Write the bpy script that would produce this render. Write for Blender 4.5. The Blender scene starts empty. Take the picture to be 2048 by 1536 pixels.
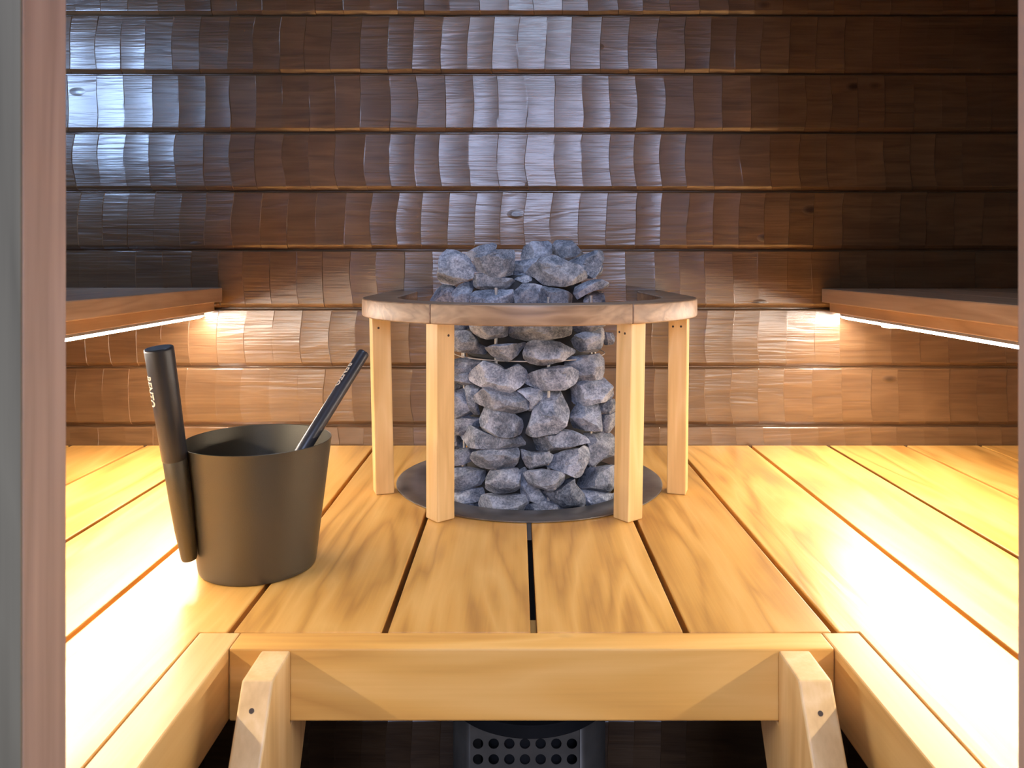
import bpy, bmesh, math, random
from mathutils import Vector, Matrix, noise
C = bpy.context.scene.collection
scn = bpy.context.scene
PI = math.pi
# ------------------------------------------------------------------ camera
F = 1560.0; VX, VY = 1035.0, 525.0; ZC = 1.35      # focal length and vanishing point in pixels of 2048x1536
ZD = 0.90                                            # top of the platform
cd = bpy.data.cameras.new('camera'); cam = bpy.data.objects.new('camera', cd); C.objects.link(cam)
cam.location = (0, 0, ZC); cam.rotation_euler = (PI/2, 0, 0)
cd.sensor_width = 36; cd.lens = F/2048*36
cd.shift_x = (1024-VX)/2048; cd.shift_y = -(768-VY)/2048
cd.clip_start = 0.01
cd.dof.use_dof = True; cd.dof.focus_distance = 1.35; cd.dof.aperture_fstop = 14
scn.camera = cam
# ------------------------------------------------------------------ exposure
scn.view_settings.view_transform = 'Standard'; scn.view_settings.look = 'None'
scn.view_settings.exposure = 0.0; scn.view_settings.gamma = 1
scn.view_settings.use_curve_mapping = False
# ------------------------------------------------------------------ world and lamps
w = bpy.data.worlds.new('world'); scn.world = w; w.use_nodes = True
w.node_tree.nodes['Background'].inputs[0].default_value = (0.94, 0.90, 0.96, 1)
w.node_tree.nodes['Background'].inputs[1].default_value = 0.45
LED_COL = (1.0, 0.88, 0.75); LED_E = 305.0
def area(name, loc, target, sx, sy, power, col, spread=PI):
    l = bpy.data.lights.new(name, 'AREA'); l.shape = 'RECTANGLE'; l.size = sx; l.size_y = sy
    l.energy = power; l.color = col; l.spread = spread
    o = bpy.data.objects.new(name, l); C.objects.link(o); o.location = loc
    o.rotation_euler = (Vector(target)-Vector(loc)).to_track_quat('-Z', 'Y').to_euler()
    return o
area('changing_room_light', (0.0, -1.5, 2.25), (0.0, 1.9, 1.6), 0.45, 1.2, 46, (0.56, 0.66, 1.0))
area('ceiling_light', (0.02, 1.15, 2.27), (0.02, 1.3, 0), 0.22, 0.22, 4.6, (0.55, 0.70, 1.0))
area('side_light', (-1.37, 1.30, 1.87), (-1.0, 1.9, 1.8), 0.06, 0.24, 2.0, (0.40, 0.60, 1.0), PI*0.6)

# ------------------------------------------------------------------ helpers
def P(px, py, D):
    return Vector(((px-VX)/F*D, D, ZC-(py-VY)/F*D))
def tag(o, label, cat=None, group=None):
    o['label'] = label
    if cat: o['category'] = cat
    if group: o['group'] = group
    return o
def thing(name, label, cat, loc, group=None):
    o = bpy.data.objects.new(name, None); C.objects.link(o); o.location = loc
    o.empty_display_size = 0.05
    return tag(o, label, cat, group)
def obj(name, bm, mat, parent=None, origin=None, smooth=None):
    """bm is in world coordinates; the object's origin is the parent's or `origin`"""
    me = bpy.data.meshes.new(name)
    bmesh.ops.recalc_face_normals(bm, faces=bm.faces)
    chain = Vector((0, 0, 0)); p = parent
    while p: chain += Vector(p.location); p = p.parent
    loc = Vector(origin)-chain if origin is not None else Vector((0, 0, 0))
    bmesh.ops.translate(bm, verts=bm.verts, vec=-(chain+loc))
    bm.to_mesh(me); bm.free()
    if mat: me.materials.append(mat)
    o = bpy.data.objects.new(name, me); C.objects.link(o)
    o.location = loc; o.parent = parent
    if smooth is not None:
        me.shade_smooth()
        me.set_sharp_from_angle(angle=math.radians(smooth))
    return o
def struct(name, bm, mat, smooth=None):
    o = obj(name, bm, mat, None, None, smooth); o['kind'] = 'structure'; return o
def merge(dst, src):
    me = bpy.data.meshes.new('tmp'); src.to_mesh(me); src.free()
    dst.from_mesh(me); bpy.data.meshes.remove(me)
def prism(bm, pts, a, b, axis='Z', bevel=0.0, seg=2):
    """polygon pts extruded a..b along axis; pts are the two other coordinates in xyz order"""
    t = bmesh.new()
    def mk(p, c):
        return {'Z': (p[0], p[1], c), 'X': (c, p[0], p[1]), 'Y': (p[0], c, p[1])}[axis]
    lo = [t.verts.new(mk(p, a)) for p in pts]; hi = [t.verts.new(mk(p, b)) for p in pts]
    t.faces.new(lo); t.faces.new(hi[::-1])
    n = len(pts)
    for i in range(n): t.faces.new([lo[i], hi[i], hi[(i+1) % n], lo[(i+1) % n]])
    bmesh.ops.recalc_face_normals(t, faces=t.faces)
    if bevel:
        es = [e for e in t.edges if e.calc_face_angle(0) > 0.5]
        bmesh.ops.bevel(t, geom=es, offset=bevel, segments=seg, profile=0.6, affect='EDGES')
    merge(bm, t); return bm
def box(bm, x0, x1, y0, y1, z0, z1, bevel=0.0, seg=2):
    return prism(bm, [(x0, y0), (x1, y0), (x1, y1), (x0, y1)], z0, z1, 'Z', bevel, seg)
def tube(bm, pts, radii, n=16, cap=True):
    pts = [Vector(p) for p in pts]
    if not hasattr(radii, '__len__'): radii = [radii]*len(pts)
    rings = []
    ref = None
    for i, p in enumerate(pts):
        d = (pts[min(i+1, len(pts)-1)]-pts[max(i-1, 0)]).normalized()
        if ref is None:
            ref = Vector((0, 0, 1)) if abs(d.z) < 0.9 else Vector((1, 0, 0))
        u = d.cross(ref).normalized(); v = d.cross(u).normalized()
        rings.append([bm.verts.new(p+radii[i]*(u*math.cos(2*PI*k/n)+v*math.sin(2*PI*k/n))) for k in range(n)])
    for a, b in zip(rings, rings[1:]):
        for k in range(n): bm.faces.new([a[k], a[(k+1) % n], b[(k+1) % n], b[k]])
    if cap: bm.faces.new(rings[0]); bm.faces.new(rings[-1][::-1])
    return bm
def lathe(bm, prof, cx, cy, n=64):
    rings = [[bm.verts.new((cx+r*math.cos(2*PI*k/n), cy+r*math.sin(2*PI*k/n), z)) for k in range(n)] if r > 1e-6
             else [bm.verts.new((cx, cy, z))] for r, z in prof]
    for a, b in zip(rings, rings[1:]):
        for k in range(n):
            k2 = (k+1) % n
            if len(a) == 1 and len(b) == 1: continue
            if len(a) == 1: bm.faces.new([a[0], b[k2], b[k]])
            elif len(b) == 1: bm.faces.new([a[k], a[k2], b[0]])
            else: bm.faces.new([a[k], a[k2], b[k2], b[k]])
    return bm

# ------------------------------------------------------------------ materials
def mat_new(name):
    m = bpy.data.materials.new(name); m.use_nodes = True
    nt = m.node_tree; b = nt.nodes['Principled BSDF']
    return m, nt, b
def ramp(nt, stops):
    r = nt.nodes.new('ShaderNodeValToRGB'); e = r.color_ramp.elements
    while len(e) < len(stops): e.new(0.5)
    for i, (p, c) in enumerate(stops): e[i].position = p; e[i].color = (*c, 1) if len(c) == 3 else c
    return r
def wood(name, dark, mid, light, along='Y', rough=0.4, coat=0.0, grain=1.0, knots=0.0, bump=0.15, fine=0.5, spec=0.5, blotch=0.25, seed=0.0, coatrough=0.2):
    m, nt, b = mat_new(name); N = nt.nodes; L = nt.links
    tc = N.new('ShaderNodeTexCoord'); geo = N.new('ShaderNodeNewGeometry')
    isl = N.new('ShaderNodeVectorMath'); isl.operation = 'SCALE'
    comb = N.new('ShaderNodeCombineXYZ')
    for i in range(3): L.new(geo.outputs['Random Per Island'], comb.inputs[i])
    L.new(comb.outputs[0], isl.inputs[0]); isl.inputs['Scale'].default_value = 17.3
    add = N.new('ShaderNodeVectorMath'); L.new(tc.outputs['Object'], add.inputs[0]); L.new(isl.outputs[0], add.inputs[1])
    oi = N.new('ShaderNodeObjectInfo')
    add2 = N.new('ShaderNodeVectorMath'); L.new(add.outputs[0], add2.inputs[0])
    cb2 = N.new('ShaderNodeCombineXYZ'); L.new(oi.outputs['Random'], cb2.inputs[0]); L.new(oi.outputs['Random'], cb2.inputs[2])
    cb2.inputs[1].default_value = seed
    sc2 = N.new('ShaderNodeVectorMath'); sc2.operation = 'SCALE'; sc2.inputs['Scale'].default_value = 9.0
    L.new(cb2.outputs[0], sc2.inputs[0]); L.new(sc2.outputs[0], add2.inputs[1])
    def mapped(sa, sc):
        mp = N.new('ShaderNodeMapping'); L.new(add2.outputs[0], mp.inputs[0])
        s = [sc, sc, sc]; s['XYZ'.index(along)] = sa; mp.inputs['Scale'].default_value = s
        return mp
    # broad growth rings, fine fibre, blotches
    mp = mapped(1.1*grain, 9*grain)
    n0 = N.new('ShaderNodeTexNoise'); n0.inputs['Scale'].default_value = 1.0; n0.inputs['Detail'].default_value = 3
    n0.inputs['Distortion'].default_value = 0.5
    L.new(mp.outputs[0], n0.inputs['Vector'])
    mul = N.new('ShaderNodeMath'); mul.operation = 'MULTIPLY'; mul.inputs[1].default_value = 11.0; L.new(n0.outputs[0], mul.inputs[0])
    fr = N.new('ShaderNodeMath'); fr.operation = 'PINGPONG'; fr.inputs[1].default_value = 1.0; L.new(mul.outputs[0], fr.inputs[0])
    mp2 = mapped(6, 220)
    n1 = N.new('ShaderNodeTexNoise'); n1.inputs['Scale'].default_value = 1.0; n1.inputs['Detail'].default_value = 4
    L.new(mp2.outputs[0], n1.inputs['Vector'])
    mp3 = mapped(5, 14)
    n2 = N.new('ShaderNodeTexNoise'); n2.inputs['Scale'].default_value = 1.0; n2.inputs['Detail'].default_value = 4
    L.new(mp3.outputs[0], n2.inputs['Vector'])
    def mix(f, a, bb, fac=None):
        x = N.new('ShaderNodeMix'); x.data_type = 'FLOAT'
        if fac is not None: L.new(fac, x.inputs[0])
        else: x.inputs[0].default_value = f
        L.new(a, x.inputs[2]); L.new(bb, x.inputs[3]); return x.outputs[0]
    v = mix(fine, fr.outputs[0], n1.outputs[0])
    v = mix(blotch, v, n2.outputs[0])
    cr = ramp(nt, [(0.15, dark), (0.5, mid), (0.85, light)]); L.new(v, cr.inputs[0])
    col = cr.outputs[0]
    # slow tint per board
    hs = N.new('ShaderNodeHueSaturation'); L.new(col, hs.inputs['Color'])
    mr = N.new('ShaderNodeMapRange'); L.new(geo.outputs['Random Per Island'], mr.inputs[0])
    mr.inputs[3].default_value = 0.88; mr.inputs[4].default_value = 1.1
    L.new(mr.outputs[0], hs.inputs['Value']); col = hs.outputs[0]
    if knots:
        mk = mapped(4.0, 7.5)
        vo = N.new('ShaderNodeTexVoronoi'); vo.inputs['Scale'].default_value = 1.0; L.new(mk.outputs[0], vo.inputs['Vector'])
        kr = ramp(nt, [(0.0, (1, 1, 1)), (knots*0.5, (0.85, 0.85, 0.85)), (knots, (0, 0, 0))])
        L.new(vo.outputs['Distance'], kr.inputs[0])
        mm = N.new('ShaderNodeMix'); mm.data_type = 'RGBA'; L.new(kr.outputs[0], mm.inputs[0]); L.new(col, mm.inputs[6])
        mm.inputs[7].default_value = (dark[0]*0.35, dark[1]*0.3, dark[2]*0.3, 1)
        col = mm.outputs[2]; knotf = kr.outputs[0]
    L.new(col, b.inputs['Base Color'])
    rr = N.new('ShaderNodeMapRange'); L.new(n2.outputs[0], rr.inputs[0])
    rr.inputs[3].default_value = rough-0.08; rr.inputs[4].default_value = rough+0.1
    L.new(rr.outputs[0], b.inputs['Roughness'])
    b.inputs['Specular IOR Level'].default_value = spec
    b.inputs['Coat Weight'].default_value = coat; b.inputs['Coat Roughness'].default_value = coatrough
    bp = N.new('ShaderNodeBump'); bp.inputs['Strength'].default_value = bump; bp.inputs['Distance'].default_value = 0.002
    L.new(v, bp.inputs['Height']); L.new(bp.outputs[0], b.inputs['Normal'])
    if knots:
        bk = N.new('ShaderNodeBump'); bk.inputs['Strength'].default_value = 0.5; bk.inputs['Distance'].default_value = 0.003
        L.new(knotf, bk.inputs['Height']); L.new(bp.outputs[0], bk.inputs['Normal']); L.new(bk.outputs[0], b.inputs['Normal']); bp = bk
    if coat: L.new(bp.outputs[0], b.inputs['Coat Normal'])
    return m
def plain(name, col, rough=0.5, metal=0.0, bumps=0.0, bscale=400, var=0.0):
    m, nt, b = mat_new(name); N = nt.nodes; L = nt.links
    b.inputs['Base Color'].default_value = (*col, 1); b.inputs['Roughness'].default_value = rough; b.inputs['Metallic'].default_value = metal
    tc = N.new('ShaderNodeTexCoord')
    n = N.new('ShaderNodeTexNoise'); n.inputs['Scale'].default_value = bscale; n.inputs['Detail'].default_value = 3
    L.new(tc.outputs['Object'], n.inputs['Vector'])
    if bumps:
        bp = N.new('ShaderNodeBump'); bp.inputs['Strength'].default_value = bumps; bp.inputs['Distance'].default_value = 0.001
        L.new(n.outputs[0], bp.inputs['Height']); L.new(bp.outputs[0], b.inputs['Normal'])
    if var:
        n2 = N.new('ShaderNodeTexNoise'); n2.inputs['Scale'].default_value = 14; n2.inputs['Detail'].default_value = 5
        L.new(tc.outputs['Object'], n2.inputs['Vector'])
        r = ramp(nt, [(0.3, tuple(c*(1-var) for c in col)), (0.7, tuple(min(1, c*(1+var)) for c in col))])
        L.new(n2.outputs[0], r.inputs[0]); L.new(r.outputs[0], b.inputs['Base Color'])
    return m
M = {}
M['deck'] = wood('deck_wood', (0.33, 0.140, 0.026), (0.64, 0.335, 0.076), (0.78, 0.46, 0.140), 'Y', 0.40, grain=1.0, bump=0.35, fine=0.40, blotch=0.45, coat=0.30, coatrough=0.32)
M['trim_y'] = wood('trim_wood', (0.52, 0.30, 0.10), (0.66, 0.41, 0.15), (0.74, 0.50, 0.21), 'Y', 0.42, bump=0.08, fine=0.5, coat=0.4, coatrough=0.3)
M['trim_x'] = wood('fascia_wood', (0.55, 0.27, 0.060), (0.70, 0.38, 0.095), (0.79, 0.47, 0.15), 'X', 0.42, bump=0.08, knots=0.10, fine=0.35)
M['post'] = wood('post_wood', (0.55, 0.32, 0.11), (0.68, 0.43, 0.17), (0.78, 0.54, 0.26), 'Z', 0.45, bump=0.06, grain=1.3)
M['string'] = wood('stringer_wood', (0.55, 0.34, 0.14), (0.68, 0.45, 0.20), (0.78, 0.56, 0.30), 'Z', 0.45, bump=0.06)
M['rail'] = wood('rail_wood', (0.20, 0.12, 0.065), (0.31, 0.195, 0.11), (0.41, 0.27, 0.155), 'X', 0.4, bump=0.12, grain=2.2, fine=0.3)
M['wall'] = wood('wall_wood', (0.072, 0.034, 0.016), (0.128, 0.067, 0.030), (0.182, 0.100, 0.046), 'X', 0.36, coat=1.0, coatrough=0.25, grain=1.6, bump=0.8, fine=0.6, knots=0.09, blotch=0.35)
M['bench'] = wood('bench_wood', (0.33, 0.21, 0.125), (0.44, 0.29, 0.18), (0.53, 0.36, 0.23), 'Y', 0.42, bump=0.12, grain=1.2)
M['jamb'] = wood('jamb_wood', (0.31, 0.21, 0.165), (0.41, 0.285, 0.23), (0.50, 0.36, 0.30), 'Z', 0.55, bump=0.1, grain=1.2)
M['casing'] = wood('casing_wood', (0.10, 0.088, 0.058), (0.165, 0.145, 0.098), (0.23, 0.205, 0.14), 'Z', 0.6, bump=0.1)
M['floor'] = plain('floor_tile', (0.05, 0.045, 0.042), 0.5, var=0.3)
M['screwhole'] = plain('screw_hole', (0.05, 0.03, 0.02), 0.7, var=0.2)
M['bucket'] = plain('bucket_lacquer', (0.105, 0.091, 0.066), 0.40, 0.6, bumps=0.25, bscale=900)
M['grip'] = plain('grip_black', (0.028, 0.028, 0.034), 0.34, 0.0, bumps=0.15, bscale=300, var=0.2)
M['letter'] = plain('lettering_beige', (0.62, 0.50, 0.38), 0.5, var=0.1)
M['steel'] = plain('stove_steel', (0.12, 0.12, 0.125), 0.45, 0.8, bumps=0.1, bscale=60, var=0.15)
M['flange'] = plain('flange_steel', (0.28, 0.27, 0.26), 0.34, 0.85, bumps=0.2, bscale=40, var=0.3)
M['rod'] = plain('rod_steel', (0.55, 0.52, 0.48), 0.4, 0.4, var=0.1)
M['core'] = plain('core_dark', (0.02, 0.02, 0.022), 0.8, var=0.2)
M['lowsteel'] = plain('grille_steel', (0.22, 0.20, 0.17), 0.5, 0.4, var=0.2)
M['alu'] = plain('profile_aluminium', (0.55, 0.55, 0.56), 0.4, 0.9)
def emis(name, col, e):
    m, nt, b = mat_new(name); b.inputs['Base Color'].default_value = (0.8, 0.8, 0.8, 1)
    b.inputs['Emission Color'].default_value = (*col, 1); b.inputs['Emission Strength'].default_value = e; return m
M['led'] = emis('led_diffuser', LED_COL, LED_E)
M['led_lip'] = emis('led_side', (1.0, 0.93, 0.95), 16.0)
M['led_out'] = emis('led_outer', LED_COL, 150.0)
M['lamp'] = emis('lamp_diffuser', (0.6, 0.75, 1.0), 2.0)
def stone_mat():
    m, nt, b = mat_new('grey_stone'); N = nt.nodes; L = nt.links
    tc = N.new('ShaderNodeTexCoord'); oi = N.new('ShaderNodeObjectInfo')
    ad = N.new('ShaderNodeVectorMath'); L.new(tc.outputs['Object'], ad.inputs[0])
    s = N.new('ShaderNodeVectorMath'); s.operation = 'SCALE'; s.inputs['Scale'].default_value = 5
    cb = N.new('ShaderNodeCombineXYZ'); L.new(oi.outputs['Random'], cb.inputs[0]); L.new(oi.outputs['Random'], cb.inputs[1])
    L.new(cb.outputs[0], s.inputs[0]); L.new(s.outputs[0], ad.inputs[1])
    def nz(sc, det, rough=0.6, dist=0.0):
        n = N.new('ShaderNodeTexNoise'); n.inputs['Scale'].default_value = sc; n.inputs['Detail'].default_value = det
        n.inputs['Roughness'].default_value = rough; n.inputs['Distortion'].default_value = dist
        L.new(ad.outputs[0], n.inputs['Vector']); return n.outputs[0]
    a, bb, c = nz(28, 6, 0.65, 0.4), nz(260, 4, 0.7), nz(60, 5, 0.6, 1.5)
    mx = N.new('ShaderNodeMix'); mx.data_type = 'FLOAT'; mx.inputs[0].default_value = 0.40; L.new(a, mx.inputs[2]); L.new(bb, mx.inputs[3])
    r = ramp(nt, [(0.36, (0.045, 0.056, 0.078)), (0.48, (0.145, 0.165, 0.205)), (0.62, (0.44, 0.46, 0.53))]); L.new(mx.outputs[0], r.inputs[0])
    vr = ramp(nt, [(0.47, (0, 0, 0)), (0.5, (1, 1, 1)), (0.53, (0, 0, 0))]); L.new(c, vr.inputs[0])
    sc = N.new('ShaderNodeMath'); sc.operation = 'MULTIPLY'; sc.inputs[1].default_value = 0.35; L.new(vr.outputs[0], sc.inputs[0])
    m2 = N.new('ShaderNodeMix'); m2.data_type = 'RGBA'; L.new(sc.outputs[0], m2.inputs[0]); L.new(r.outputs[0], m2.inputs[6]); m2.inputs[7].default_value = (0.5, 0.5, 0.53, 1)
    ge = N.new('ShaderNodeNewGeometry'); pr_ = ramp(nt, [(0.50, (0, 0, 0)), (0.60, (1, 1, 1))]); L.new(ge.outputs['Pointiness'], pr_.inputs[0])
    ps = N.new('ShaderNodeMath'); ps.operation = 'MULTIPLY'; ps.inputs[1].default_value = 0.45; L.new(pr_.outputs[0], ps.inputs[0])
    m3 = N.new('ShaderNodeMix'); m3.data_type = 'RGBA'; L.new(ps.outputs[0], m3.inputs[0]); L.new(m2.outputs[2], m3.inputs[6]); m3.inputs[7].default_value = (0.62, 0.62, 0.64, 1)
    hs = N.new('ShaderNodeHueSaturation'); L.new(m3.outputs[2], hs.inputs['Color'])
    mr = N.new('ShaderNodeMapRange'); L.new(oi.outputs['Random'], mr.inputs[0]); mr.inputs[3].default_value = 0.8; mr.inputs[4].default_value = 1.25
    L.new(mr.outputs[0], hs.inputs['Value']); L.new(hs.outputs[0], b.inputs['Base Color'])
    b.inputs['Roughness'].default_value = 0.72; b.inputs['Specular IOR Level'].default_value = 0.4
    mh = N.new('ShaderNodeMix'); mh.data_type = 'FLOAT'; mh.inputs[0].default_value = 0.35; L.new(c, mh.inputs[2]); L.new(bb, mh.inputs[3])
    bp = N.new('ShaderNodeBump'); bp.inputs['Strength'].default_value = 0.9; bp.inputs['Distance'].default_value = 0.003
    L.new(mh.outputs[0], bp.inputs['Height']); L.new(bp.outputs[0], b.inputs['Normal'])
    return m
M['stone'] = stone_mat()

# ------------------------------------------------------------------ the setting
YW = 1.923; XW = 1.42; YF0, YF1 = 0.420, 0.459; ZT = 2.30
PITCH = 0.1448; Z0 = ZC-(852-VY)/F*YW       # groove heights = Z0 + k*PITCH
def adzed_wall():
    """planks with hand-hewn scallops, as real relief"""
    rnd = random.Random(11); bm = bmesh.new()
    us = [0, 0.02, 0.08, 0.2, 0.35, 0.5, 0.65, 0.8, 0.92, 0.98]
    for k in range(-7, 11):
        za, zb = Z0+k*PITCH, Z0+(k+1)*PITCH
        if za > ZT or zb < 0: continue
        g = 0.0022
        # (z, inset of the edge) from bottom chamfer to the top edge
        rows = [(za+0.0004, 0.014), (za+0.0016, 0.0100), (za+0.0030, 0.0072), (za+0.0105, 0.0006), (za+0.0125, 0.0), (za+0.016, 0.0)]
        nz = 9
        rows += [(za+0.016+(PITCH-0.016-0.009)*(i/nz), 0.0) for i in range(1, nz+1)]
        rows += [(zb-0.0055, 0.0), (zb-0.0035, 0.0012), (zb-0.0018, 0.006), (zb-0.0005, 0.012)]
        x = -XW-0.05-rnd.random()*0.05; bs = []
        while x < XW+0.15:
            bs.append((x, rnd.uniform(-1, 1), rnd.uniform(-1, 1), rnd.uniform(0, 6), rnd.uniform(-1, 1), rnd.uniform(0.6, 1.3), rnd.uniform(-1, 1)))
            x += rnd.uniform(0.060, 0.073)
        sway = rnd.uniform(-0.006, 0.006); bend = rnd.uniform(-0.007, 0.004); lean = rnd.uniform(-0.3, 0.3)
        grid = []
        for z, ins in rows:
            t = (z-za)/PITCH
            def bx(b): return b[0]+sway*(t-0.5)+bend*(1-4*(t-0.5)**2)+0.0022*math.sin(b[3]+t*7)*b[1]+0.002*b[2]*t
            line = []
            for i in range(len(bs)-1):
                xa, xb = bx(bs[i]), bx(bs[i+1]); b = bs[i]
                for u in us:
                    X = xa+(xb-xa)*u
                    dep = -0.0011*b[5]*(1-(2*u-1)**2)                      # hollow of the cut
                    dep += (b[4]*0.0005+lean*0.0003+0.00035)*(u-0.5)*2     # tilt of the cut
                    dep += 0.0007*b[6]*math.sin(t*PI+b[3]*0.5)+0.0012*(1-(2*t-1)**2)              # height undulation
                    dep += 0.0006*noise.noise(Vector((X*9, z*22, k*3.1)))
                    line.append(bm.verts.new((min(max(X, -XW-0.03), XW+0.03), YW+ins-dep-0.0007*ins/0.012, z+0.0012*noise.noise(Vector((X*14, k*5.0, 2.0)))*(1 if ins else 0))))
            grid.append(line)
        for a, b2 in zip(grid, grid[1:]):
            for i in range(len(a)-1): bm.faces.new([a[i], a[i+1], b2[i+1], b2[i]])
    return bm
def finish_wall():
    bm = adzed_wall()
    t = bmesh.new(); box(t, -XW-0.05, XW+0.05, YW+0.012, YW+0.06, 0, ZT); merge(bm, t)
    # normals of the relief must face the room
    me = bpy.data.meshes.new('wall_back')
    for f in bm.faces: pass
    bm.normal_update()
    for f in bm.faces:
        if f.calc_center_median().y < YW+0.0119 and f.normal.y > 0: f.normal_flip()
    bm.to_mesh(me); bm.free(); me.materials.append(M['wall'])
    me.shade_smooth(); me.set_sharp_from_angle(angle=math.radians(9))
    o = bpy.data.objects.new('wall_back', me); C.objects.link(o); o['kind'] = 'structure'
finish_wall()
def side_wall(name, s):
    bm = bmesh.new()
    k = -7
    while Z0+k*PITCH < ZT:
        za, zb = max(0, Z0+k*PITCH), min(ZT, Z0+(k+1)*PITCH)
        if zb > za+0.02:
            a, b2 = (XW, XW+0.04) if s > 0 else (-XW-0.04, -XW)
            box(bm, a, b2, YF0, YW+0.06, za+0.001, zb-0.001, 0.004, 1)
        k += 1
    o = struct(name, bm, M['wally'])
M['wally'] = wood('side_wall_wood', (0.072, 0.034, 0.016), (0.128, 0.067, 0.030), (0.182, 0.100, 0.046), 'Y', 0.36, coat=1.0, coatrough=0.25, grain=1.6, bump=0.8, fine=0.6, knots=0.09, blotch=0.35)
side_wall('wall_left', -1); side_wall('wall_right', 1)
XL, XR = -0.2665, 0.2955                      # inner faces of the door opening
bm = bmesh.new(); box(bm, -XW-0.05, XL-0.030, YF0+0.006, YF1, 0, ZT); box(bm, XR+0.032, XW+0.05, YF0+0.006, YF1, 0, ZT); box(bm, XL-0.030, XR+0.032, YF0+0.006, YF1, 2.13, ZT)
struct('wall_front', bm, M['casing'])
bm = bmesh.new(); box(bm, XL-0.030, XL, YF0, YF1+0.002, 0, 2.13, 0.0012); struct('trim_1', bm, M['jamb'])
bm = bmesh.new(); box(bm, XR, XR+0.032, YF0, YF1+0.002, 0, 2.13, 0.0012); struct('trim_2', bm, M['jamb'])
bm = bmesh.new(); box(bm, XL-0.12, XL-0.0002, YF0-0.0015, YF0-0.0003, 0, 2.2); struct('trim_3', bm, M['casing'])
bm = bmesh.new(); box(bm, XR+0.0002, XR+0.12, YF0-0.0015, YF0-0.0003, 0, 2.2); struct('trim_4', bm, M['casing'])
bm = bmesh.new(); box(bm, -XW-0.05, XW+0.05, -0.6, YW+0.06, -0.05, 0); struct('floor', bm, M['floor'])
bm = bmesh.new(); box(bm, -XW-0.05, XW+0.05, YF0, YW+0.06, ZT, ZT+0.05); struct('ceiling', bm, M['wally'])

# ------------------------------------------------------------------ platform
XC, YC = 0.024, 1.617                         # centre of the stove
TRL0, TRL1, TRR0, TRR1 = -0.386, -0.337, 0.370, 0.4146
YE = 0.9485; YA = 0.909; TH = 0.028; FH = 0.0845
plat = thing('platform', 'honey-coloured wooden platform of wide boards around the stone stove', 'platform', (0, 1.3, 0))
gaps = [-1.415, -1.285, -1.10, -0.915, -0.730, -0.539, -0.350, -0.162, 0.020, 0.2058, 0.3865, 0.5716, 0.764, 0.954, 1.137, 1.32, 1.415]
bm = bmesh.new()
for i in range(len(gaps)-1):
    a, b = gaps[i]+0.0042, gaps[i+1]-0.0042
    y0 = 0.465; y1 = YW-0.004
    if a > -0.36 and b < 0.39: poly = [(a, YE+0.0015), (b, YE+0.0015), (b, y1), (a, y1)]
    elif abs(gaps[i+1]+0.350) < 1e-6: poly = [(a, y0), (TRL0-0.0015, y0), (TRL0-0.0015, YE+0.0015), (b, YE+0.0015), (b, y1), (a, y1)]
    elif abs(gaps[i]-0.3865) < 1e-6: poly = [(TRR1+0.0015, y0), (b, y0), (b, y1), (a, y1), (a, YE+0.0015), (TRR1+0.0015, YE+0.0015)]
    else: poly = [(a, y0), (b, y0), (b, y1), (a, y1)]
    prism(bm, poly, ZD-TH, ZD, 'Z', 0.0018, 2)
deck = obj('decking', bm, M['deck'], plat)
# round opening for the stove
cb = bmesh.new(); lathe(cb, [(0, 0.8), (0.232, 0.8), (0.232, 1.0), (0, 1.0)], XC, YC, 96)
cut = obj('cutter', cb, None, plat)
md = deck.modifiers.new('b', 'BOOLEAN'); md.object = cut; md.operation = 'DIFFERENCE'; md.solver = 'EXACT'
dg = bpy.context.evaluated_depsgraph_get(); dg.update()
nm = bpy.data.meshes.new_from_object(deck.evaluated_get(dg)); deck.modifiers.clear(); deck.data = nm
nm.materials.clear(); nm.materials.append(M['deck'])
bpy.data.objects.remove(cut)
bm = bmesh.new(); box(bm, TRL1+0.0008, TRR0-0.0008, YA, YE, ZD-FH, ZD, 0.0022); obj('front_fascia', bm, M['trim_x'], plat)
for a, b in ((TRL0, TRL1), (TRR0, TRR1)):
    bm = bmesh.new(); box(bm, a, b, 0.465, YE, ZD-FH, ZD, 0.0022); obj('side_fascia', bm, M['trim_y'], plat)
for y in (1.0, 1.30, 1.86):
    if y == 1.30:
        for a, b in ((-XW+0.01, -0.30), (0.35, XW-0.01)):
            bm = bmesh.new(); box(bm, a, b, y, y+0.045, ZD-TH-0.095, ZD-TH-0.0005, 0.002); obj('joist', bm, M['trim_x'], plat)
    else:
        bm = bmesh.new(); box(bm, -XW+0.01, XW-0.01, y, y+0.045, ZD-TH-0.095, ZD-TH-0.0005, 0.002); obj('joist', bm, M['trim_x'], plat)

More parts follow.
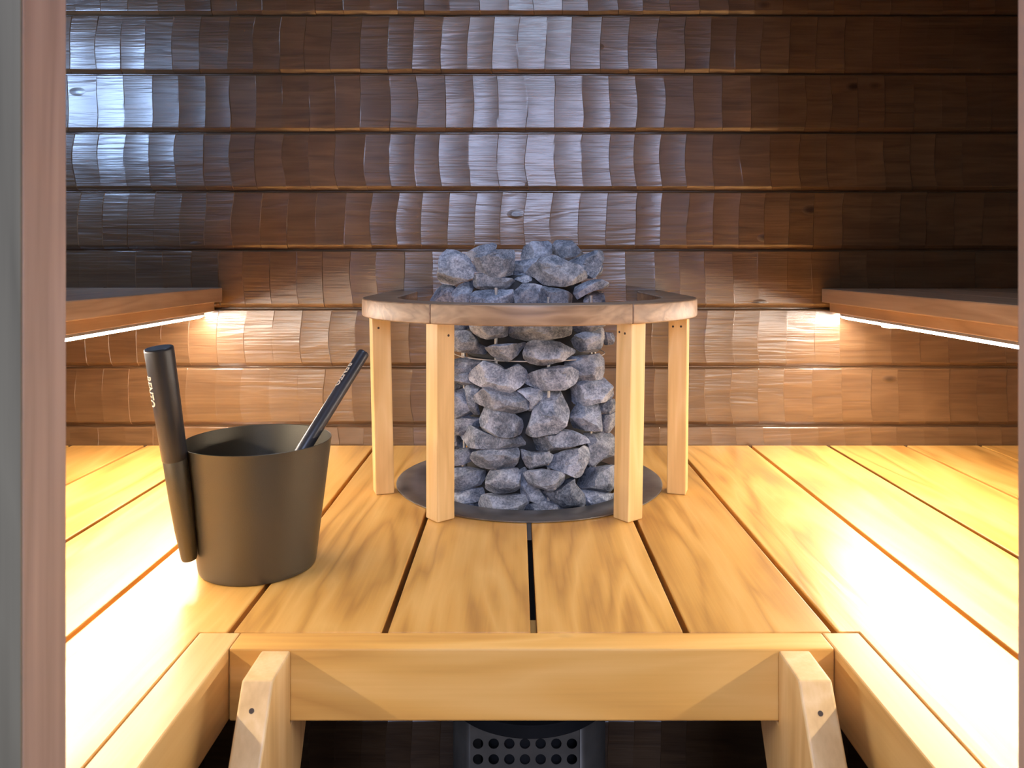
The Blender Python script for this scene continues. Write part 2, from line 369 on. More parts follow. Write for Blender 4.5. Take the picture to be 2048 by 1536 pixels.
# ------------------------------------------------------------------ step ladder
stair = thing('step_ladder', 'pale wooden step ladder with two slanted side boards against the platform edge', 'ladder', (0.02, 0.7, 0))
def stringer(x0, x1, holex, holey):
    k = 0.60
    zt = ZD-0.0015
    yb = 0.843-k*zt
    poly = [(YA-0.001, zt), (0.843, zt), (0.475, zt-(0.843-0.475)/k), (0.475, 0.001), (yb+0.206, 0.001), (yb+0.206+k*(ZD-FH-0.003), ZD-FH-0.002), (YA-0.001, ZD-FH-0.002)]
    bm = bmesh.new(); prism(bm, poly, x0, x1, 'X', 0.003, 3)
    o = obj('stringer', bm, M['string'], stair)
    # plugged screw in the slanted front edge: point on the front plane hit by the ray
    dx, dz = (holex-VX)/F, -(holey-VY)/F
    # Y=0.843-k*(zt-Z); Z=ZC+dz*Y
    Y = (0.843-k*zt+k*ZC)/(1-k*dz); c = Vector((dx*Y, Y, ZC+dz*Y))
    n = Vector((0, -1, k)).normalized()
    b2 = bmesh.new(); tube(b2, [c-n*0.004, c+n*0.0006], [0.0032, 0.0027], 14); obj('screw_hole', b2, M['screwhole'], o)
stringer(-0.298, -0.264, 503, 1422); stringer(0.3035, 0.340, 1641, 1427)
for z in (0.27, 0.58):
    y = 0.843-0.6*(ZD-z)
    bm = bmesh.new(); box(bm, -0.2638, 0.3033, max(y+0.004, 0.480), y+0.165, z-0.028, z, 0.003); obj('tread', bm, M['trim_x'], stair)

# ------------------------------------------------------------------ upper benches with light strips
def bench(s, xf, ztop, label, lab2):
    zt = ztop; y0, y1 = 0.465, YW-0.002
    t = thing('upper_bench', label, 'bench', (s*1.05, 1.27, zt))
    # top boards
    edges = [xf]
    for wd in (0.14, 0.15, 0.15, 0.15): edges.append(edges[-1]+s*wd)
    bm = bmesh.new()
    for a, b in zip(edges, edges[1:]):
        a2, b2 = sorted((a, b)); 
        box(bm, max(a2+0.003, -XW+0.003), min(b2-0.003, XW-0.003), y0, y1, zt-0.034, zt, 0.0025)
    obj('seat_boards', bm, M['bench'], t)
    a, b = sorted((xf+s*0.0225, xf+s*0.052))
    bm = bmesh.new(); box(bm, a, b, y0, y1, zt-0.034-0.024, zt-0.0345, 0.002); obj('under_rail', bm, M['bench'], t)
    for y in ((0.9, 1.68) if s > 0 else ()):
        a2, b2 = sorted((xf+s*0.056, s*(XW-0.004)))
        bm = bmesh.new(); box(bm, a2, b2, y, y+0.04, zt-0.034-0.045, zt-0.0345, 0.002); obj('bearer', bm, M['bench'], t)
    # strip
    xs = xf+s*0.047; zs = zt-0.0700
    L = thing('led_strip', lab2, 'light strip', (xs, 1.27, zs+0.01))
    bm = bmesh.new(); a, b = sorted((xs-s*0.006, xs+s*0.010)); box(bm, a, b, 0.48, YW-0.02, zs+0.0035, zs+0.0118, 0.0008); obj('profile', bm, M['alu'], L)
    bm = bmesh.new()
    ys = (0.482, YW-0.022)
    pr = [(xs+s*0.006, zs-0.004), (xs-s*0.005, zs+0.0006), (xs-s*0.0055, zs+0.0060), (xs+s*0.006, zs+0.0034)]
    # the light leaves through the slanted underside; the inner lip only glows
    def strip(idx):
        for k in idx:
            p, q = pr[k], pr[(k+1) % 4]
            bm.faces.new([bm.verts.new((p[0], ys[0], p[1])), bm.verts.new((p[0], ys[1], p[1])), bm.verts.new((q[0], ys[1], q[1])), bm.verts.new((q[0], ys[0], q[1]))])
    strip((0,)); strip((1,)); strip((2, 3))
    bmesh.ops.remove_doubles(bm, verts=bm.verts, dist=1e-5)
    d = obj('diffuser', bm, M['led'], L); d.data.materials.append(M['led_lip']); d.data.materials.append(M['led_out'])
    for f in d.data.polygons:
        f.material_index = (0, 1, 1, 2)[f.index]
bench(-1, -0.7236, 1.288, 'brown wooden upper bench on the left, above the bucket', 'glowing white light strip under the left bench')
bench(1, 0.7458, 1.286, 'brown wooden upper bench on the right side of the room', 'glowing white light strip under the right bench')

# ------------------------------------------------------------------ stove
stove = thing('sauna_stove', 'round dark steel stove sunk through the platform holding a column of stones', 'stove', (XC, YC, 0))
bm = bmesh.new(); lathe(bm, [(0.212, ZD+0.0005), (0.2705, ZD+0.0005), (0.272, ZD+0.0015), (0.272, ZD+0.003), (0.270, ZD+0.0042), (0.214, ZD+0.0042), (0.212, ZD+0.003), (0.212, ZD-0.05), (0.2105, ZD-0.05), (0.2105, ZD+0.0005)], XC, YC, 128)
obj('collar', bm, M['flange'], stove, smooth=35)
bm = bmesh.new(); lathe(bm, [(0.0, 0.49), (0.168, 0.49), (0.170, 0.488), (0.170, 0.467), (0.168, 0.465), (0.0, 0.465)], XC, YC, 96); obj('drum_rim', bm, M['core'], stove, smooth=35)
bm = bmesh.new(); lathe(bm, [(0.0, 0.491), (0.128, 0.491), (0.128, 1.27), (0.100, 1.325), (0.0, 1.325)], XC, YC, 48); obj('gap_shade_core', bm, M['core'], stove, smooth=35)  # added near-black filler, stands in for the shade between the stones
# lower casing with a flat perforated plate in front
R = 0.157; YP = 1.50; px0, pz0, cell, cols, rows = 0.0144, 0.425, 0.0301, 7, 14
hw = cell*cols/2
bm = bmesh.new()
for i in range(cols):
    for j in range(rows):
        cx_, cz_ = px0+cell*(i-(cols-1)/2), pz0-cell*j
        sq, ci = [], []
        for q in range(16):
            a = 2*PI*q/16; c, s_ = math.cos(a), math.sin(a); mx = max(abs(c), abs(s_))
            sq.append(bm.verts.new((cx_+c/mx*cell/2, YP, cz_+s_/mx*cell/2)))
            ci.append(bm.verts.new((cx_+c*0.0102, YP, cz_+s_*0.0102)))
        for q in range(16): bm.faces.new([sq[q], sq[(q+1) % 16], ci[(q+1) % 16], ci[q]])
ztp = pz0+cell/2
for x0, x1, z0, z1 in ((px0-hw, px0+hw, ztp, 0.468), (px0-hw, px0+hw, 0.002, pz0-cell*(rows-0.5))):
    if z1 > z0: bm.faces.new([bm.verts.new((x0, YP, z0)), bm.verts.new((x1, YP, z0)), bm.verts.new((x1, YP, z1)), bm.verts.new((x0, YP, z1))])
bmesh.ops.remove_doubles(bm, verts=bm.verts, dist=0.0002)
pl = obj('perforated_plate', bm, M['lowsteel'], stove)
md = pl.modifiers.new('s', 'SOLIDIFY'); md.thickness = 0.0015; md.offset = 0
bm = bmesh.new(); a0 = -PI/2+math.asin((px0+hw-XC)/R); a1 = 3*PI/2-math.asin((XC-px0+hw)/R); n = 48
pts = [(XC+R*math.cos(a0+(a1-a0)*i/n), YC+R*math.sin(a0+(a1-a0)*i/n)) for i in range(n+1)]
for p, q in zip(pts, pts[1:]):
    bm.faces.new([bm.verts.new((p[0], p[1], 0.002)), bm.verts.new((q[0], q[1], 0.002)), bm.verts.new((q[0], q[1], 0.468)), bm.verts.new((p[0], p[1], 0.468))])
bmesh.ops.remove_doubles(bm, verts=bm.verts, dist=0.0002)
sk_o = obj('casing', bm, M['lowsteel'], stove, smooth=40)
md = sk_o.modifiers.new('s', 'SOLIDIFY'); md.thickness = 0.0015
bm = bmesh.new(); lathe(bm, [(0.0, 0.003), (0.100, 0.003), (0.100, 0.46), (0, 0.46)], XC, YC, 48); obj('inner_drum', bm, M['core'], stove, smooth=35)
for px in (924, 992, 1097, 1187, 1060):
    X = (px-VX)/F*1.475; dx = X-XC
    y = YC-math.sqrt(0.150**2-dx*dx)
    if px == 1060: continue
    bm = bmesh.new(); tube(bm, [(X, y, 0.49), (X, y, 1.302 if px == 992 else 1.285)], 0.0030, 12); obj('cage_rod', bm, M['rod'], stove)
for a in (20, 55, 90, 125, 160):
    a = math.radians(a); x, y = XC+0.15*math.cos(a), YC+0.15*math.sin(a)
    bm = bmesh.new(); tube(bm, [(x, y, 0.49), (x, y, 1.285)], 0.0030, 12); obj('cage_rod', bm, M['rod'], stove)
for z in (1.353-0.1885,):
    bm = bmesh.new(); pts = [(XC+0.1555*math.cos(a), YC+0.1555*math.sin(a), z) for a in [2*PI*i/72 for i in range(73)]]
    tube(bm, pts, 0.0011, 8, False); bmesh.ops.remove_doubles(bm, verts=bm.verts, dist=1e-5); obj('cage_hoop', bm, M['rod'], stove)

# ------------------------------------------------------------------ stones
def catmull(pts, n):
    """closed polygon resampled at n points, corners kept fairly sharp"""
    out = []; m = len(pts)
    seg = [(pts[(i+1) % m]-pts[i]).length for i in range(m)]; tot = sum(seg); 
    for q in range(n):
        d = tot*q/n; i = 0
        while d > seg[i]: d -= seg[i]; i += 1
        t = d/seg[i]; p0, p1, p2, p3 = pts[i-1], pts[i], pts[(i+1) % m], pts[(i+2) % m]
        lin = p1.lerp(p2, t)
        cr = 0.5*((2*p1)+(-p0+p2)*t+(2*p0-5*p1+4*p2-p3)*t*t+(-p0+3*p1-3*p2+p3)*t**3)
        out.append(lin*0.75+cr*0.25)
    return out
def stone(poly, D, T, label, seed, cuts=12):
    rnd = random.Random(seed)
    w3 = [P(px, py, D) for px, py in poly]
    p2 = [Vector((p.x, p.z)) for p in w3]
    mc = sum(p2, Vector((0, 0)))/len(p2); p2 = [mc+(p-mc)*1.005 for p in p2]
    n, m = 64, 30
    ol = catmull(p2, n)
    cx = (max(p.x for p in ol)+min(p.x for p in ol))/2; cz = (max(p.y for p in ol)+min(p.y for p in ol))/2
    mean = sum(ol, Vector((0, 0)))/n; c2 = Vector((cx, cz))*0.4+mean*0.6
    size = max(max(p.x for p in ol)-min(p.x for p in ol), max(p.y for p in ol)-min(p.y for p in ol))
    ap = Vector((rnd.uniform(-0.18, 0.18), rnd.uniform(-0.1, 0.2)))*size
    V = []
    for j in range(1, m):
        ph = -PI/2+PI*j/m
        s = math.cos(ph)**0.46; d = math.sin(ph); d = math.copysign(abs(d)**0.85, d)
        ctr = c2+ap*max(0, -d)*(1-s)
        V.append([Vector((ctr.x+(o.x-c2.x)*s, d*T/2, ctr.y+(o.y-c2.y)*s)) for o in ol])
    tips = [Vector((c2.x+ap.x, -T/2, c2.y+ap.y)), Vector((c2.x, T/2, c2.y))]
    org = Vector((c2.x, 0, c2.y))
    allv = [v for r in V for v in r]+tips
    for k in range(cuts):
        th = rnd.uniform(0, 2*PI); tilt = rnd.uniform(0.1, 0.6) if k < 4 else rnd.uniform(0.75, 1.18)
        nn = Vector((math.sin(tilt)*math.cos(th), -math.cos(tilt), math.sin(tilt)*math.sin(th)))
        if k == cuts-1: nn = Vector((rnd.uniform(-.3, .3), 1, rnd.uniform(-.3, .3))).normalized()
        sup = max((v-org).dot(nn) for v in allv); lim = sup*(rnd.uniform(0.60, 0.80) if k < 4 else rnd.uniform(0.66, 0.86))
        for v in allv:
            e = (v-org).dot(nn)-lim
            if e > 0:
                dv = nn*e
                v.y -= e/nn.y
    sv = Vector((seed*1.7, seed*0.37, 0))
    for v in allv:
        o = v-org; L = o.length+1e-6
        a = noise.noise(v*20+sv)*0.0028+noise.noise(v*55+sv)*0.0016+abs(noise.noise(v*90+sv))*0.0012
        v += o/L*a
    bm = bmesh.new()
    bv = [[bm.verts.new((v.x, v.y+D, v.z)) for v in r] for r in V]
    t0 = bm.verts.new((tips[0].x, tips[0].y+D, tips[0].z)); t1 = bm.verts.new((tips[1].x, tips[1].y+D, tips[1].z))
    for a, b in zip(bv, bv[1:]):
        for q in range(n): bm.faces.new([a[q], a[(q+1) % n], b[(q+1) % n], b[q]])
    for q in range(n):
        bm.faces.new([t0, bv[0][q], bv[0][(q+1) % n]]); bm.faces.new([t1, bv[-1][(q+1) % n], bv[-1][q]])
    lo = min(v.co.z for v in bm.verts)
    o = obj('stone', bm, M['stone'], None, (c2.x, D, lo), smooth=17)
    tag(o, label, 'stone', 'grey stones stacked in the stove column')
def cA(p): return (840+p[0]/4.876, 460+p[1]/4.876)
def cB(p): return (860+p[0]/4.8, 740+p[1]/4.8)
STONES = [
 ('B', 1.560, 'shadowed stone deep in the gap beside the left inner post, near the wire', [(110,0),(250,-10),(380,60),(400,180),(340,240),(200,240),(110,180)]),
 ('B', 1.555, 'shadowed stone deep in the gap beside the left inner post, beside the long curved slab', [(110,600),(250,580),(330,680),(300,800),(150,790)]),
 # crop, depth override (None = on the column) or shift, label, polygon
 ('A', 1.515, 'tall pale stone at the top left corner of the column', [(200,260),(255,190),(320,190),(430,235),(490,290),(525,360),(520,460),(400,510),(320,545),(200,520),(165,480),(175,400)]),
 ('A', 1.60, 'dark slab tilting behind the two top left stones', [(430,240),(470,205),(560,160),(700,130),(745,150),(720,230),(640,300),(520,310),(450,290)]),
 ('A', 1.50, 'blocky speckled stone, second from the left in the top row', [(530,250),(620,205),(740,195),(910,190),(930,250),(915,360),(905,440),(780,470),(690,455),(620,420),(530,400),(525,340)]),
 ('A', 1.62, 'peaked bluish stone at the very top, behind the broad pale slab', [(985,230),(1010,160),(1090,110),(1250,105),(1320,170),(1360,270),(1250,330),(1080,330),(980,290)]),
 ('A', 1.60, 'rounded bluish stone at the very top right of the peaked one', [(1290,140),(1340,100),(1480,100),(1550,170),(1610,240),(1590,320),(1430,340),(1340,290),(1300,190)]),
 ('A', 1.495, 'broad pale slab lying across the top of the column', [(1020,420),(1080,350),(1180,270),(1300,240),(1430,300),(1560,340),(1630,410),(1635,470),(1540,520),(1420,550),(1200,530),(1120,470)]),
 ('A', 1.55, 'grey stone tucked between the blocky stone and the broad pale slab', [(925,300),(1020,295),(1200,270),(1130,420),(1000,450),(920,470),(890,420)]),
 ('A', 1.52, 'thin dark wedge under the left tip of the broad pale slab', [(885,460),(1000,425),(1110,460),(1170,520),(1010,515)]),
 ('A', 1.56, 'pointed stone with a pale flank at the top right corner', [(1450,310),(1600,240),(1700,205),(1790,200),(1800,250),(1760,380),(1700,470),(1640,480),(1560,440),(1480,350)]),
 ('A', 1.62, 'small pale chip peeping out behind the pointed top right stone', [(1690,450),(1720,360),(1790,345),(1785,400),(1760,440)]),
 ('A', 1.51, 'flat dark stone right under the blocky speckled stone', [(515,430),(620,420),(760,455),(900,470),(975,540),(880,580),(700,580),(580,585),(515,550)]),
 ('A', 1.56, 'fan-shaped bluish stone sticking out furthest left above the rail', [(85,685),(150,590),(220,540),(330,545),(380,600),(340,720),(240,770),(110,740)]),
 ('A', 1.515, 'dark blue stone above the rail, right of the fan-shaped one', [(280,720),(320,600),(380,540),(510,490),(525,560),(500,620),(505,780),(400,830),(300,800)]),
 ('A', 1.485, 'brownish brick-like stone just above the rail', [(480,640),(530,590),(640,585),(760,590),(905,580),(920,640),(915,800),(700,830),(500,800)]),
 ('A', 1.495, 'blue stone above the rail in the middle of the column', [(915,600),(1000,530),(1100,525),(1195,540),(1190,640),(1160,800),(1000,830),(930,790)]),
 ('A', 1.48, 'pale sloping stone above the rail, right of the blue one', [(1150,600),(1200,540),(1350,570),(1430,600),(1490,640),(1480,790),(1300,830),(1130,800)]),
 ('A', 1.54, 'flat stone with a sandy tip sticking out right above the rail', [(1450,600),(1540,540),(1640,490),(1760,485),(1830,515),(1835,555),(1700,590),(1580,650),(1480,710),(1460,660)]),
 ('A', 1.56, 'dark stone just above the rail at the right edge', [(1480,740),(1580,655),(1700,600),(1800,600),(1820,700),(1800,830),(1640,850),(1500,820)]),
 ('A', -0.004, 'mossy brown stone under the rail, left one of the pair', [(480,930),(520,830),(700,800),(855,830),(860,1040),(700,1070),(590,1050),(510,1000)]),
 ('A', -0.006, 'long mossy brown stone under the rail, right one of the pair', [(850,900),(900,820),(1200,800),(1460,830),(1485,940),(1470,1020),(1380,1050),(1100,1095),(860,1060)]),
 ('A', 0.006, 'brownish stone tucked under the rail at the right edge', [(1480,950),(1500,850),(1650,820),(1800,850),(1815,930),(1650,1000),(1530,1010)]),
 ('A', 0.02, 'dark stone tucked under the rail at the left edge', [(230,930),(260,840),(400,820),(500,850),(490,960),(400,990),(240,990)]),
 ('A', 0.0, 'grey stone beside the left inner post just below the mossy pair', [(225,1080),(260,990),(340,980),(440,970),(500,990),(560,1050),(590,1110),(650,1150),(640,1220),(500,1200),(330,1170),(240,1140)]),
 ('A', 0.0, 'wedge-shaped stone hanging over the thin wire, left of the rounded one', [(630,1150),(720,1120),(1020,1100),(1035,1120),(960,1220),(860,1290),(760,1280),(680,1220)]),
 ('A', -0.004, 'rounded pale stone lying on the thin wire', [(1000,1200),(1030,1110),(1100,1070),(1240,1070),(1370,1090),(1510,1180),(1500,1210),(1400,1270),(1250,1310),(1160,1325),(1060,1300),(1010,1260)]),
 ('A', 0.0, 'chunky stone at the right edge above the end of the wire', [(1470,1080),(1510,1020),(1700,960),(1800,950),(1810,1060),(1770,1160),(1720,1200),(1560,1190),(1500,1150)]),
 ('A', 0.10, 'brown stone far behind the column at its right edge', [(1790,1000),(1880,1010),(1905,1060),(1880,1110),(1800,1120)]),
 ('A', 0.01, 'bluish stone beside the left inner post below the wire', [(230,1370),(260,1290),(345,1260),(450,1240),(590,1260),(600,1330),(540,1400),(480,1450),(345,1440),(250,1430)]),
 ('A', -0.004, 'large pale notched stone below the wire on the left', [(460,1440),(500,1370),(620,1270),(700,1290),(780,1320),(860,1370),(950,1310),(1030,1370),(1045,1420),(1000,1500),(860,1600),(760,1590),(640,1550),(480,1490)]),
 ('B', 0.0, 'dark-fronted stone in the middle, right of the large notched one', [(900,110),(930,60),(980,20),(1090,-20),(1230,-35),(1350,-30),(1430,20),(1430,80),(1400,130),(1300,190),(1150,190),(1080,210),(1000,185),(920,150)]),
 ('A', 0.008, 'squarish stone at the right edge just below the wire', [(1400,1350),(1410,1280),(1470,1240),(1600,1215),(1750,1200),(1800,1260),(1805,1400),(1780,1460),(1650,1475),(1500,1470)]),
 ('B', 0.008, 'thin slab beside the left inner post under the bluish stone', [(130,60),(150,-10),(245,-40),(340,-10),(390,70),(480,150),(440,170),(330,150),(245,110),(150,100)]),
 ('B', 0.0, 'grey stone half hidden behind the left inner post, midway up', [(130,330),(160,220),(245,190),(320,185),(380,250),(440,330),(470,390),(400,440),(300,465),(160,440)]),
 ('B', 0.022, 'shadowed stone left of the midway lens-shaped stone', [(320,200),(370,140),(500,150),(520,230),(460,330),(480,420),(420,420),(350,320)]),
 ('B', -0.002, 'lens-shaped stone midway up, under the large notched one', [(405,290),(450,230),(520,170),(620,160),(760,180),(840,220),(930,270),(970,310),(965,370),(900,400),(820,415),(700,395),(600,370),(470,340)]),
 ('B', 0.02, 'small shadowed stone left of the top of the tall upright one', [(830,200),(900,180),(960,175),(1080,205),(1070,290),(1010,380),(940,400),(960,300),(900,240)]),
 ('B', 0.0, 'stone with one bright triangular face, left of the tall upright one', [(475,480),(520,370),(600,360),(690,385),(800,420),(880,480),(895,560),(870,620),(760,650),(620,640),(510,600),(475,530)]),
 ('B', -0.006, 'tall upright stone in the middle of the column', [(920,610),(960,480),(1010,330),(1060,240),(1150,195),(1240,190),(1290,280),(1340,410),(1320,530),(1270,570),(1220,610),(1020,635)]),
 ('B', 0.0, 'large pale stone at the right edge, right of the top of the tall one', [(1330,230),(1370,140),(1440,100),(1560,80),(1680,80),(1760,150),(1780,260),(1740,300),(1600,310),(1480,345),(1390,340),(1330,280)]),
 ('B', 0.012, 'pale sliver at the right edge between two larger pale stones', [(1600,300),(1700,270),(1775,280),(1785,400),(1690,425),(1620,400)]),
 ('B', 0.0, 'dark square-faced stone right of the tall upright one', [(1345,420),(1400,350),(1520,320),(1620,315),(1650,440),(1650,580),(1480,585),(1380,570),(1340,500)]),
 ('B', 0.012, 'pale stone at the right edge beside the dark square-faced one', [(1640,430),(1700,425),(1780,410),(1785,510),(1720,600),(1640,580)]),
 ('B', 0.012, 'pale stone beside the left inner post, above the long slab', [(130,560),(160,480),(245,460),(350,450),(480,460),(480,540),(380,600),(290,620),(160,620)]),
 ('B', 0.004, 'long curved slab under the bright-faced stone', [(265,640),(300,590),(400,545),(500,590),(640,625),(760,630),(900,610),(920,680),(905,745),(780,740),(640,755),(500,755),(360,740),(290,700)]),
 ('B', -0.002, 'long pointed slab under the tall upright stone', [(945,640),(1000,625),(1200,605),(1260,570),(1380,590),(1500,640),(1540,690),(1430,710),(1300,750),(1130,790),(980,800),(955,740)]),
 ('B', 0.008, 'large angular stone low at the right edge', [(1480,620),(1600,615),(1690,600),(1770,640),(1800,720),(1780,820),(1660,850),(1560,950),(1500,985),(1470,940),(1520,860),(1520,760)]),
 ('B', 0.012, 'dark flat stone beside the left inner post under the long curved slab', [(140,850),(170,780),(245,765),(380,750),(440,770),(400,880),(245,925),(160,910)]),
 ('B', -0.002, 'rough stone with a chipped left end, under the long curved slab', [(380,860),(410,800),(520,770),(700,755),(840,755),(860,790),(840,880),(800,940),(640,945),(500,950),(440,930),(400,890)]),
 ('B', 0.006, 'smooth grey stone right of the chipped one', [(870,780),(940,780),(1130,795),(1190,830),(1150,890),(1040,935),(980,955),(920,940),(885,850)]),
 ('B', -0.006, 'bulky stone tapering down, under the long pointed slab', [(1110,920),(1150,840),(1300,785),(1480,750),(1540,780),(1545,860),(1500,940),(1450,1030),(1400,1035),(1300,990),(1200,950)]),
 ('B', 0.006, 'layered dark stone beside the left inner post, third row from the bottom', [(140,1060),(160,970),(245,945),(350,935),(530,970),(530,1050),(490,1100),(400,1130),(245,1165),(160,1130)]),
 ('B', -0.002, 'compact blocky stone in the second row from the bottom', [(530,1050),(580,980),(700,950),(840,950),(870,1020),(870,1130),(830,1185),(700,1205),(560,1190),(525,1150)]),
 ('B', 0.022, 'shadowed stone between the blocky one and the two leaning ones', [(850,930),(930,960),(960,1080),(1050,1150),(1160,1270),(1050,1280),(920,1240),(870,1180)]),
 ('B', -0.012, 'lumpy stone leaning right, resting on the long low one', [(895,1000),(940,970),(1080,960),(1220,975),(1300,1000),(1290,1080),(1240,1140),(1140,1155),(1030,1130),(940,1090)]),
 ('B', -0.004, 'long low stone sloping down to the right near the steel collar', [(990,1130),(1140,1140),(1250,1110),(1320,1060),(1390,1040),(1400,1100),(1490,1200),(1500,1250),(1490,1340),(1380,1320),(1250,1310),(1150,1250),(1040,1180)]),
 ('B', 0.004, 'half-shaded stone beside the right inner post, low down', [(1390,1090),(1440,1030),(1560,940),(1700,920),(1790,930),(1800,1120),(1700,1195),(1560,1165),(1440,1130)]),
 ('B', 0.01, 'low flat stone beside the left inner post, one above the collar', [(140,1240),(160,1180),(245,1165),(380,1140),(510,1130),(530,1190),(480,1250),(350,1275),(245,1285),(160,1280)]),
 ('B', 0.012, 'small stone on the collar beside the left inner post', [(150,1330),(200,1290),(300,1285),(400,1265),(490,1260),(480,1370),(350,1400),(170,1380)]),
 ('B', -0.002, 'pale broad stone on the collar, left of centre', [(460,1310),(490,1210),(570,1190),(700,1210),(870,1205),(970,1220),(940,1310),(870,1390),(700,1410),(480,1400)]),
 ('B', 0.006, 'pale stone on the collar, right of centre under the sloping one', [(900,1390),(940,1300),(1060,1265),(1200,1280),(1370,1330),(1340,1400),(1150,1425),(950,1420)]),
 ('B', 0.006, 'pale stone on the collar beside the right inner post', [(1400,1130),(1560,1165),(1700,1185),(1790,1200),(1800,1290),(1700,1350),(1560,1370),(1500,1320),(1460,1230)]),
]
for i, (cr, dd, lab, poly) in enumerate(STONES):
    pp = [cA(p) if cr == 'A' else cB(p) for p in poly]
    xs = [p[0] for p in pp]; ys = [p[1] for p in pp]
    wpx, hpx = max(xs)-min(xs), max(ys)-min(ys)
    T = 0.75*math.sqrt(wpx*hpx)/F*1.5
    T = min(max(T, 0.026), 0.062)
    if dd is not None and dd > 1: D = dd
    else:
        dx = ((min(xs)+max(xs))/2-VX)/F*1.5-XC
        surf = YC-math.sqrt(max(0.186**2-dx*dx, 0.0016))
        D = surf+T*0.5+(dd or 0)
    stone(pp, D, T, lab, 31+i*7)

# ------------------------------------------------------------------ guard rail around the stove
rail = thing('stove_guard_rail', 'curved wooden guard rail on square posts around the stone stove', 'guard rail', (XC, YC, ZD))
RI, RO, ZR0, ZR1 = 0.270, 0.340, 1.2450, 1.2800
def arc(a0, a1, r, n=24): return [(XC+r*math.sin(a0+(a1-a0)*i/n), YC-r*math.cos(a0+(a1-a0)*i/n)) for i in range(n+1)]
A = math.radians(30.5)
poly = arc(-A, A, RO)+arc(A, -A, RI)
bm = bmesh.new(); prism(bm, poly, ZR0, ZR1, 'Z', 0.004, 3); obj('rail_segment', bm, M['rail'], rail, smooth=30)
for s in (-1, 1):
    yb = YW-0.004
    poly = arc(s*(A+0.0008), s*PI/2, RO)+[(XC+s*RO, yb), (XC+s*RI, yb)]+arc(s*PI/2, s*(A+0.0008), RI)
    bm = bmesh.new(); prism(bm, poly, ZR0, ZR1, 'Z', 0.004, 3); obj('rail_segment', bm, M['rail'], rail, smooth=30)
POSTS = [((851, 910), (852, 909), 1.372, 40), ((736, 783), (747, 788), 1.530, 19), ((1233, 1292), (1227, 1284), 1.372, -52), ((1335, 1381), (1334, 1375), 1.530, -19)]
def post(top, bot, D, rot):
    a = math.radians(rot); hw = 0.0185*0.98
    rings = []
    t = bmesh.new()
    for (l, r), z in ((bot, ZD+0.0004), (top, ZR0-0.0003)):
        x = ((l+r)/2-VX)/F*D
        rings.append([t.verts.new((x+hw*(sx*math.cos(a)-sy*math.sin(a)), D+hw*(sx*math.sin(a)+sy*math.cos(a)), z)) for sx, sy in ((-1, -1), (1, -1), (1, 1), (-1, 1))])
    t.faces.new(rings[0]); t.faces.new(rings[1][::-1])
    for i in range(4): t.faces.new([rings[0][i], rings[1][i], rings[1][(i+1) % 4], rings[0][(i+1) % 4]])
    bmesh.ops.recalc_face_normals(t, faces=t.faces)
    bmesh.ops.bevel(t, geom=list(t.edges), offset=0.0022, segments=2, profile=0.6, affect='EDGES')
    p = obj('post', t, M['post'], rail)
    return p
HOLES = [[(897, 671)], [(757, 656)], [(1239, 664), (1250, 667)], [(1346, 653), (1362, 653)]]
for (tp, bt, D, rot), hs in zip(POSTS, HOLES):
    p = post(tp, bt, D, rot)
    for hx, hy in hs:
        b2 = bmesh.new(); a = math.radians(rot)
        xc = ((tp[0]+tp[1])/2-VX)/F*D
        # nearest visible face under the pixel
        best = None
        for nx, ny in ((math.sin(a), -math.cos(a)), (-math.cos(a), -math.sin(a)), (math.cos(a), math.sin(a))):
            dx = (hx-VX)/F
            den = dx*nx+ny
            if abs(den) < 1e-6 or den > 0: continue
            Y = (0.0181+xc*nx+D*ny)/den; X = dx*Y
            off = abs((X-xc)*(-ny)+(Y-D)*nx)
            if off < 0.0182 and (best is None or Y < best[0]): best = (Y, X, nx, ny)
        if best:
            Y, X, nx, ny = best; c = Vector((X, Y, ZC-(hy-VY)/F*Y)); nn = Vector((nx, ny, 0))
            tube(b2, [c-nn*0.004, c+nn*0.0004], [0.0026, 0.0022], 12); obj('screw_hole', b2, M['screwhole'], p)

# ------------------------------------------------------------------ lettering on a tube
def letters(text, a, b, r0, r1, start, length, height, side, parent, flip=False):
    """text wrapped on the tube a->b; start along the axis; side = direction the letters face"""
    cu = bpy.data.curves.new('t', 'FONT'); cu.body = text; cu.size = 1; cu.resolution_u = 3; cu.offset = 0.02
    o = bpy.data.objects.new('t', cu); C.objects.link(o)
    dg = bpy.context.evaluated_depsgraph_get(); dg.update()
    me = bpy.data.meshes.new_from_object(o.evaluated_get(dg)); bpy.data.objects.remove(o)
    bm = bmesh.new(); bm.from_mesh(me); bpy.data.meshes.remove(me)
    bmesh.ops.subdivide_edges(bm, edges=bm.edges, cuts=2)
    xs = [v.co.x for v in bm.verts]; ys = [v.co.y for v in bm.verts]
    x0, sx = min(xs), max(xs)-min(xs); y0, sy = min(ys), max(ys)-min(ys)
    a, b = Vector(a), Vector(b); d = (b-a).normalized(); L = (b-a).length
    u = Vector(side); u = (u-d*u.dot(d)).normalized(); v = -d.cross(u)
    for q in bm.verts:
        s = start+(q.co.x-x0)/sx*length*(-1 if flip else 1); h = ((q.co.y-y0)/sy-0.5)*height*(-1 if flip else 1)
        r = r0+(r1-r0)*s/L
        th = h/r
        q.co = a+d*s+(u*math.cos(th)+v*math.sin(th))*(r+0.0004)
    return obj('lettering', bm, M['letter'], parent)

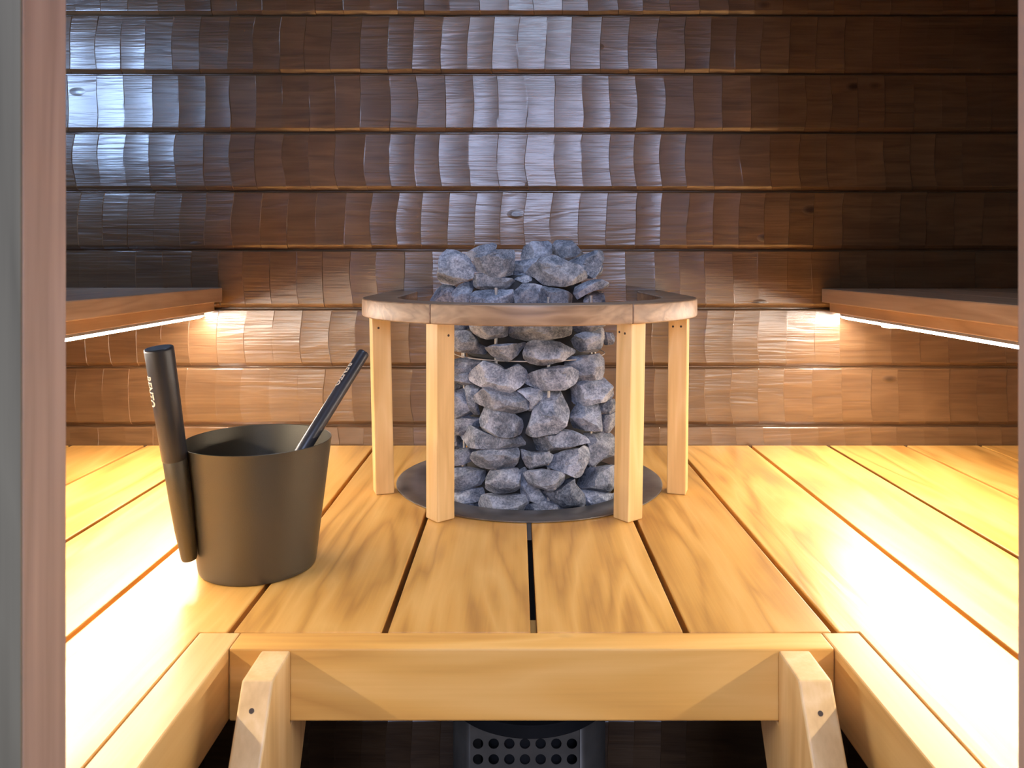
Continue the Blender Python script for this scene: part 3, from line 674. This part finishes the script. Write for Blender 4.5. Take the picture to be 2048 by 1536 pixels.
# ------------------------------------------------------------------ bucket
BX, BY = -0.3865, 1.163
bucket = thing('sauna_bucket', 'dark brownish metal bucket with a tall tube handle standing on the platform', 'bucket', (BX, BY, ZD))
rb, rt, zh = 0.0835, 0.1065, 0.1855
prof = [(0, 0.004), (rb-0.008, 0.004), (rb-0.005, 0.0), (rb-0.001, 0.0006), (rb, 0.003), (rb+0.0006, 0.006)]
prof += [(rb+(rt-rb)*(i/10), zh*i/10) for i in range(1, 11)]
prof += [(rt+0.0002, zh+0.0008), (rt-0.0006, zh+0.0014), (rt-0.0014, zh+0.0008)]
prof += [(rb+(rt-rb)*(i/10)-0.0015, zh*i/10) for i in range(10, 0, -1)]
prof += [(rb-0.004, 0.008), (0, 0.008)]
bm = bmesh.new(); lathe(bm, [(r, z+ZD+0.0006) for r, z in prof], BX, BY, 128)
body = obj('body', bm, M['bucket'], bucket, smooth=40)
h0, h1 = P(379, 1118, 1.100), P(317.5, 695, 1.060)
ax = h1-h0; zsp = 0.50
bm = bmesh.new(); tube(bm, [h0+ax*t for t in (0, 0.01, 0.15, 0.3, zsp, zsp+0.004)], [0.0098, 0.0108, 0.0138, 0.0155, 0.0163, 0.0155], 32)
hb = obj('handle_bracket', bm, M['bucket'], bucket, smooth=40)
bm = bmesh.new(); tube(bm, [h0+ax*t for t in (zsp-0.02, zsp-0.015, 0.75, 0.988, 0.997, 1.0)], [0.0160, 0.0168, 0.0180, 0.0190, 0.0186, 0.0176], 40)
gr = obj('grip', bm, M['grip'], bucket, smooth=40)
letters('RENTO', h1, h0, 0.0192, 0.0150, 0.036, 0.043, 0.016, (-1.0, -0.85, 0), gr)

# ------------------------------------------------------------------ ladle
T0, T1 = Vector((-0.252, 1.280, 1.2023)), Vector((-0.307, 1.200, 1.0985))
ld = (T1-T0).normalized(); TE = T0+ld*0.245
ladle = thing('ladle', 'slim dark ladle leaning over the rim inside the bucket', 'ladle', TE)
bm = bmesh.new(); LL = 0.245
tube(bm, [T0, T0+ld*0.0012, T0+ld*0.004, T0+ld*0.12, TE-ld*0.012, TE-ld*0.01], [0.0082, 0.0094, 0.0098, 0.0104, 0.0106, 0.0090], 36)
hd = obj('handle', bm, M['grip'], ladle, smooth=40)
letters('RENTO', T0, TE, 0.0102, 0.0112, 0.030, 0.044, 0.012, (-1, -0.8, 0.4), hd)
cx, cy, cz = TE.x-0.006, TE.y+0.018, TE.z-0.002
bm = bmesh.new(); lathe(bm, [(0, cz-0.036), (0.024, cz-0.036), (0.030, cz-0.031), (0.034, cz-0.002), (0.0335, cz), (0.0325, cz-0.002), (0.0285, cz-0.030), (0.023, cz-0.034), (0, cz-0.034)], cx, cy, 40)
obj('cup', bm, M['bucket'], ladle, smooth=40)
bm = bmesh.new(); tube(bm, [TE-ld*0.014, TE-ld*0.004, Vector((cx+0.004, cy-0.031, cz-0.002))], 0.0035, 12); obj('neck', bm, M['bucket'], ladle, smooth=40)

# ------------------------------------------------------------------ ceiling lamp body (above the frame)
lp = thing('ceiling_lamp', 'small square ceiling lamp giving cool light above the stove', 'lamp', (0.02, 1.15, ZT-0.012))
bm = bmesh.new(); box(bm, -0.11, 0.15, 1.02, 1.28, ZT-0.012, ZT-0.0005, 0.002); obj('lamp_frame', bm, M['alu'], lp)
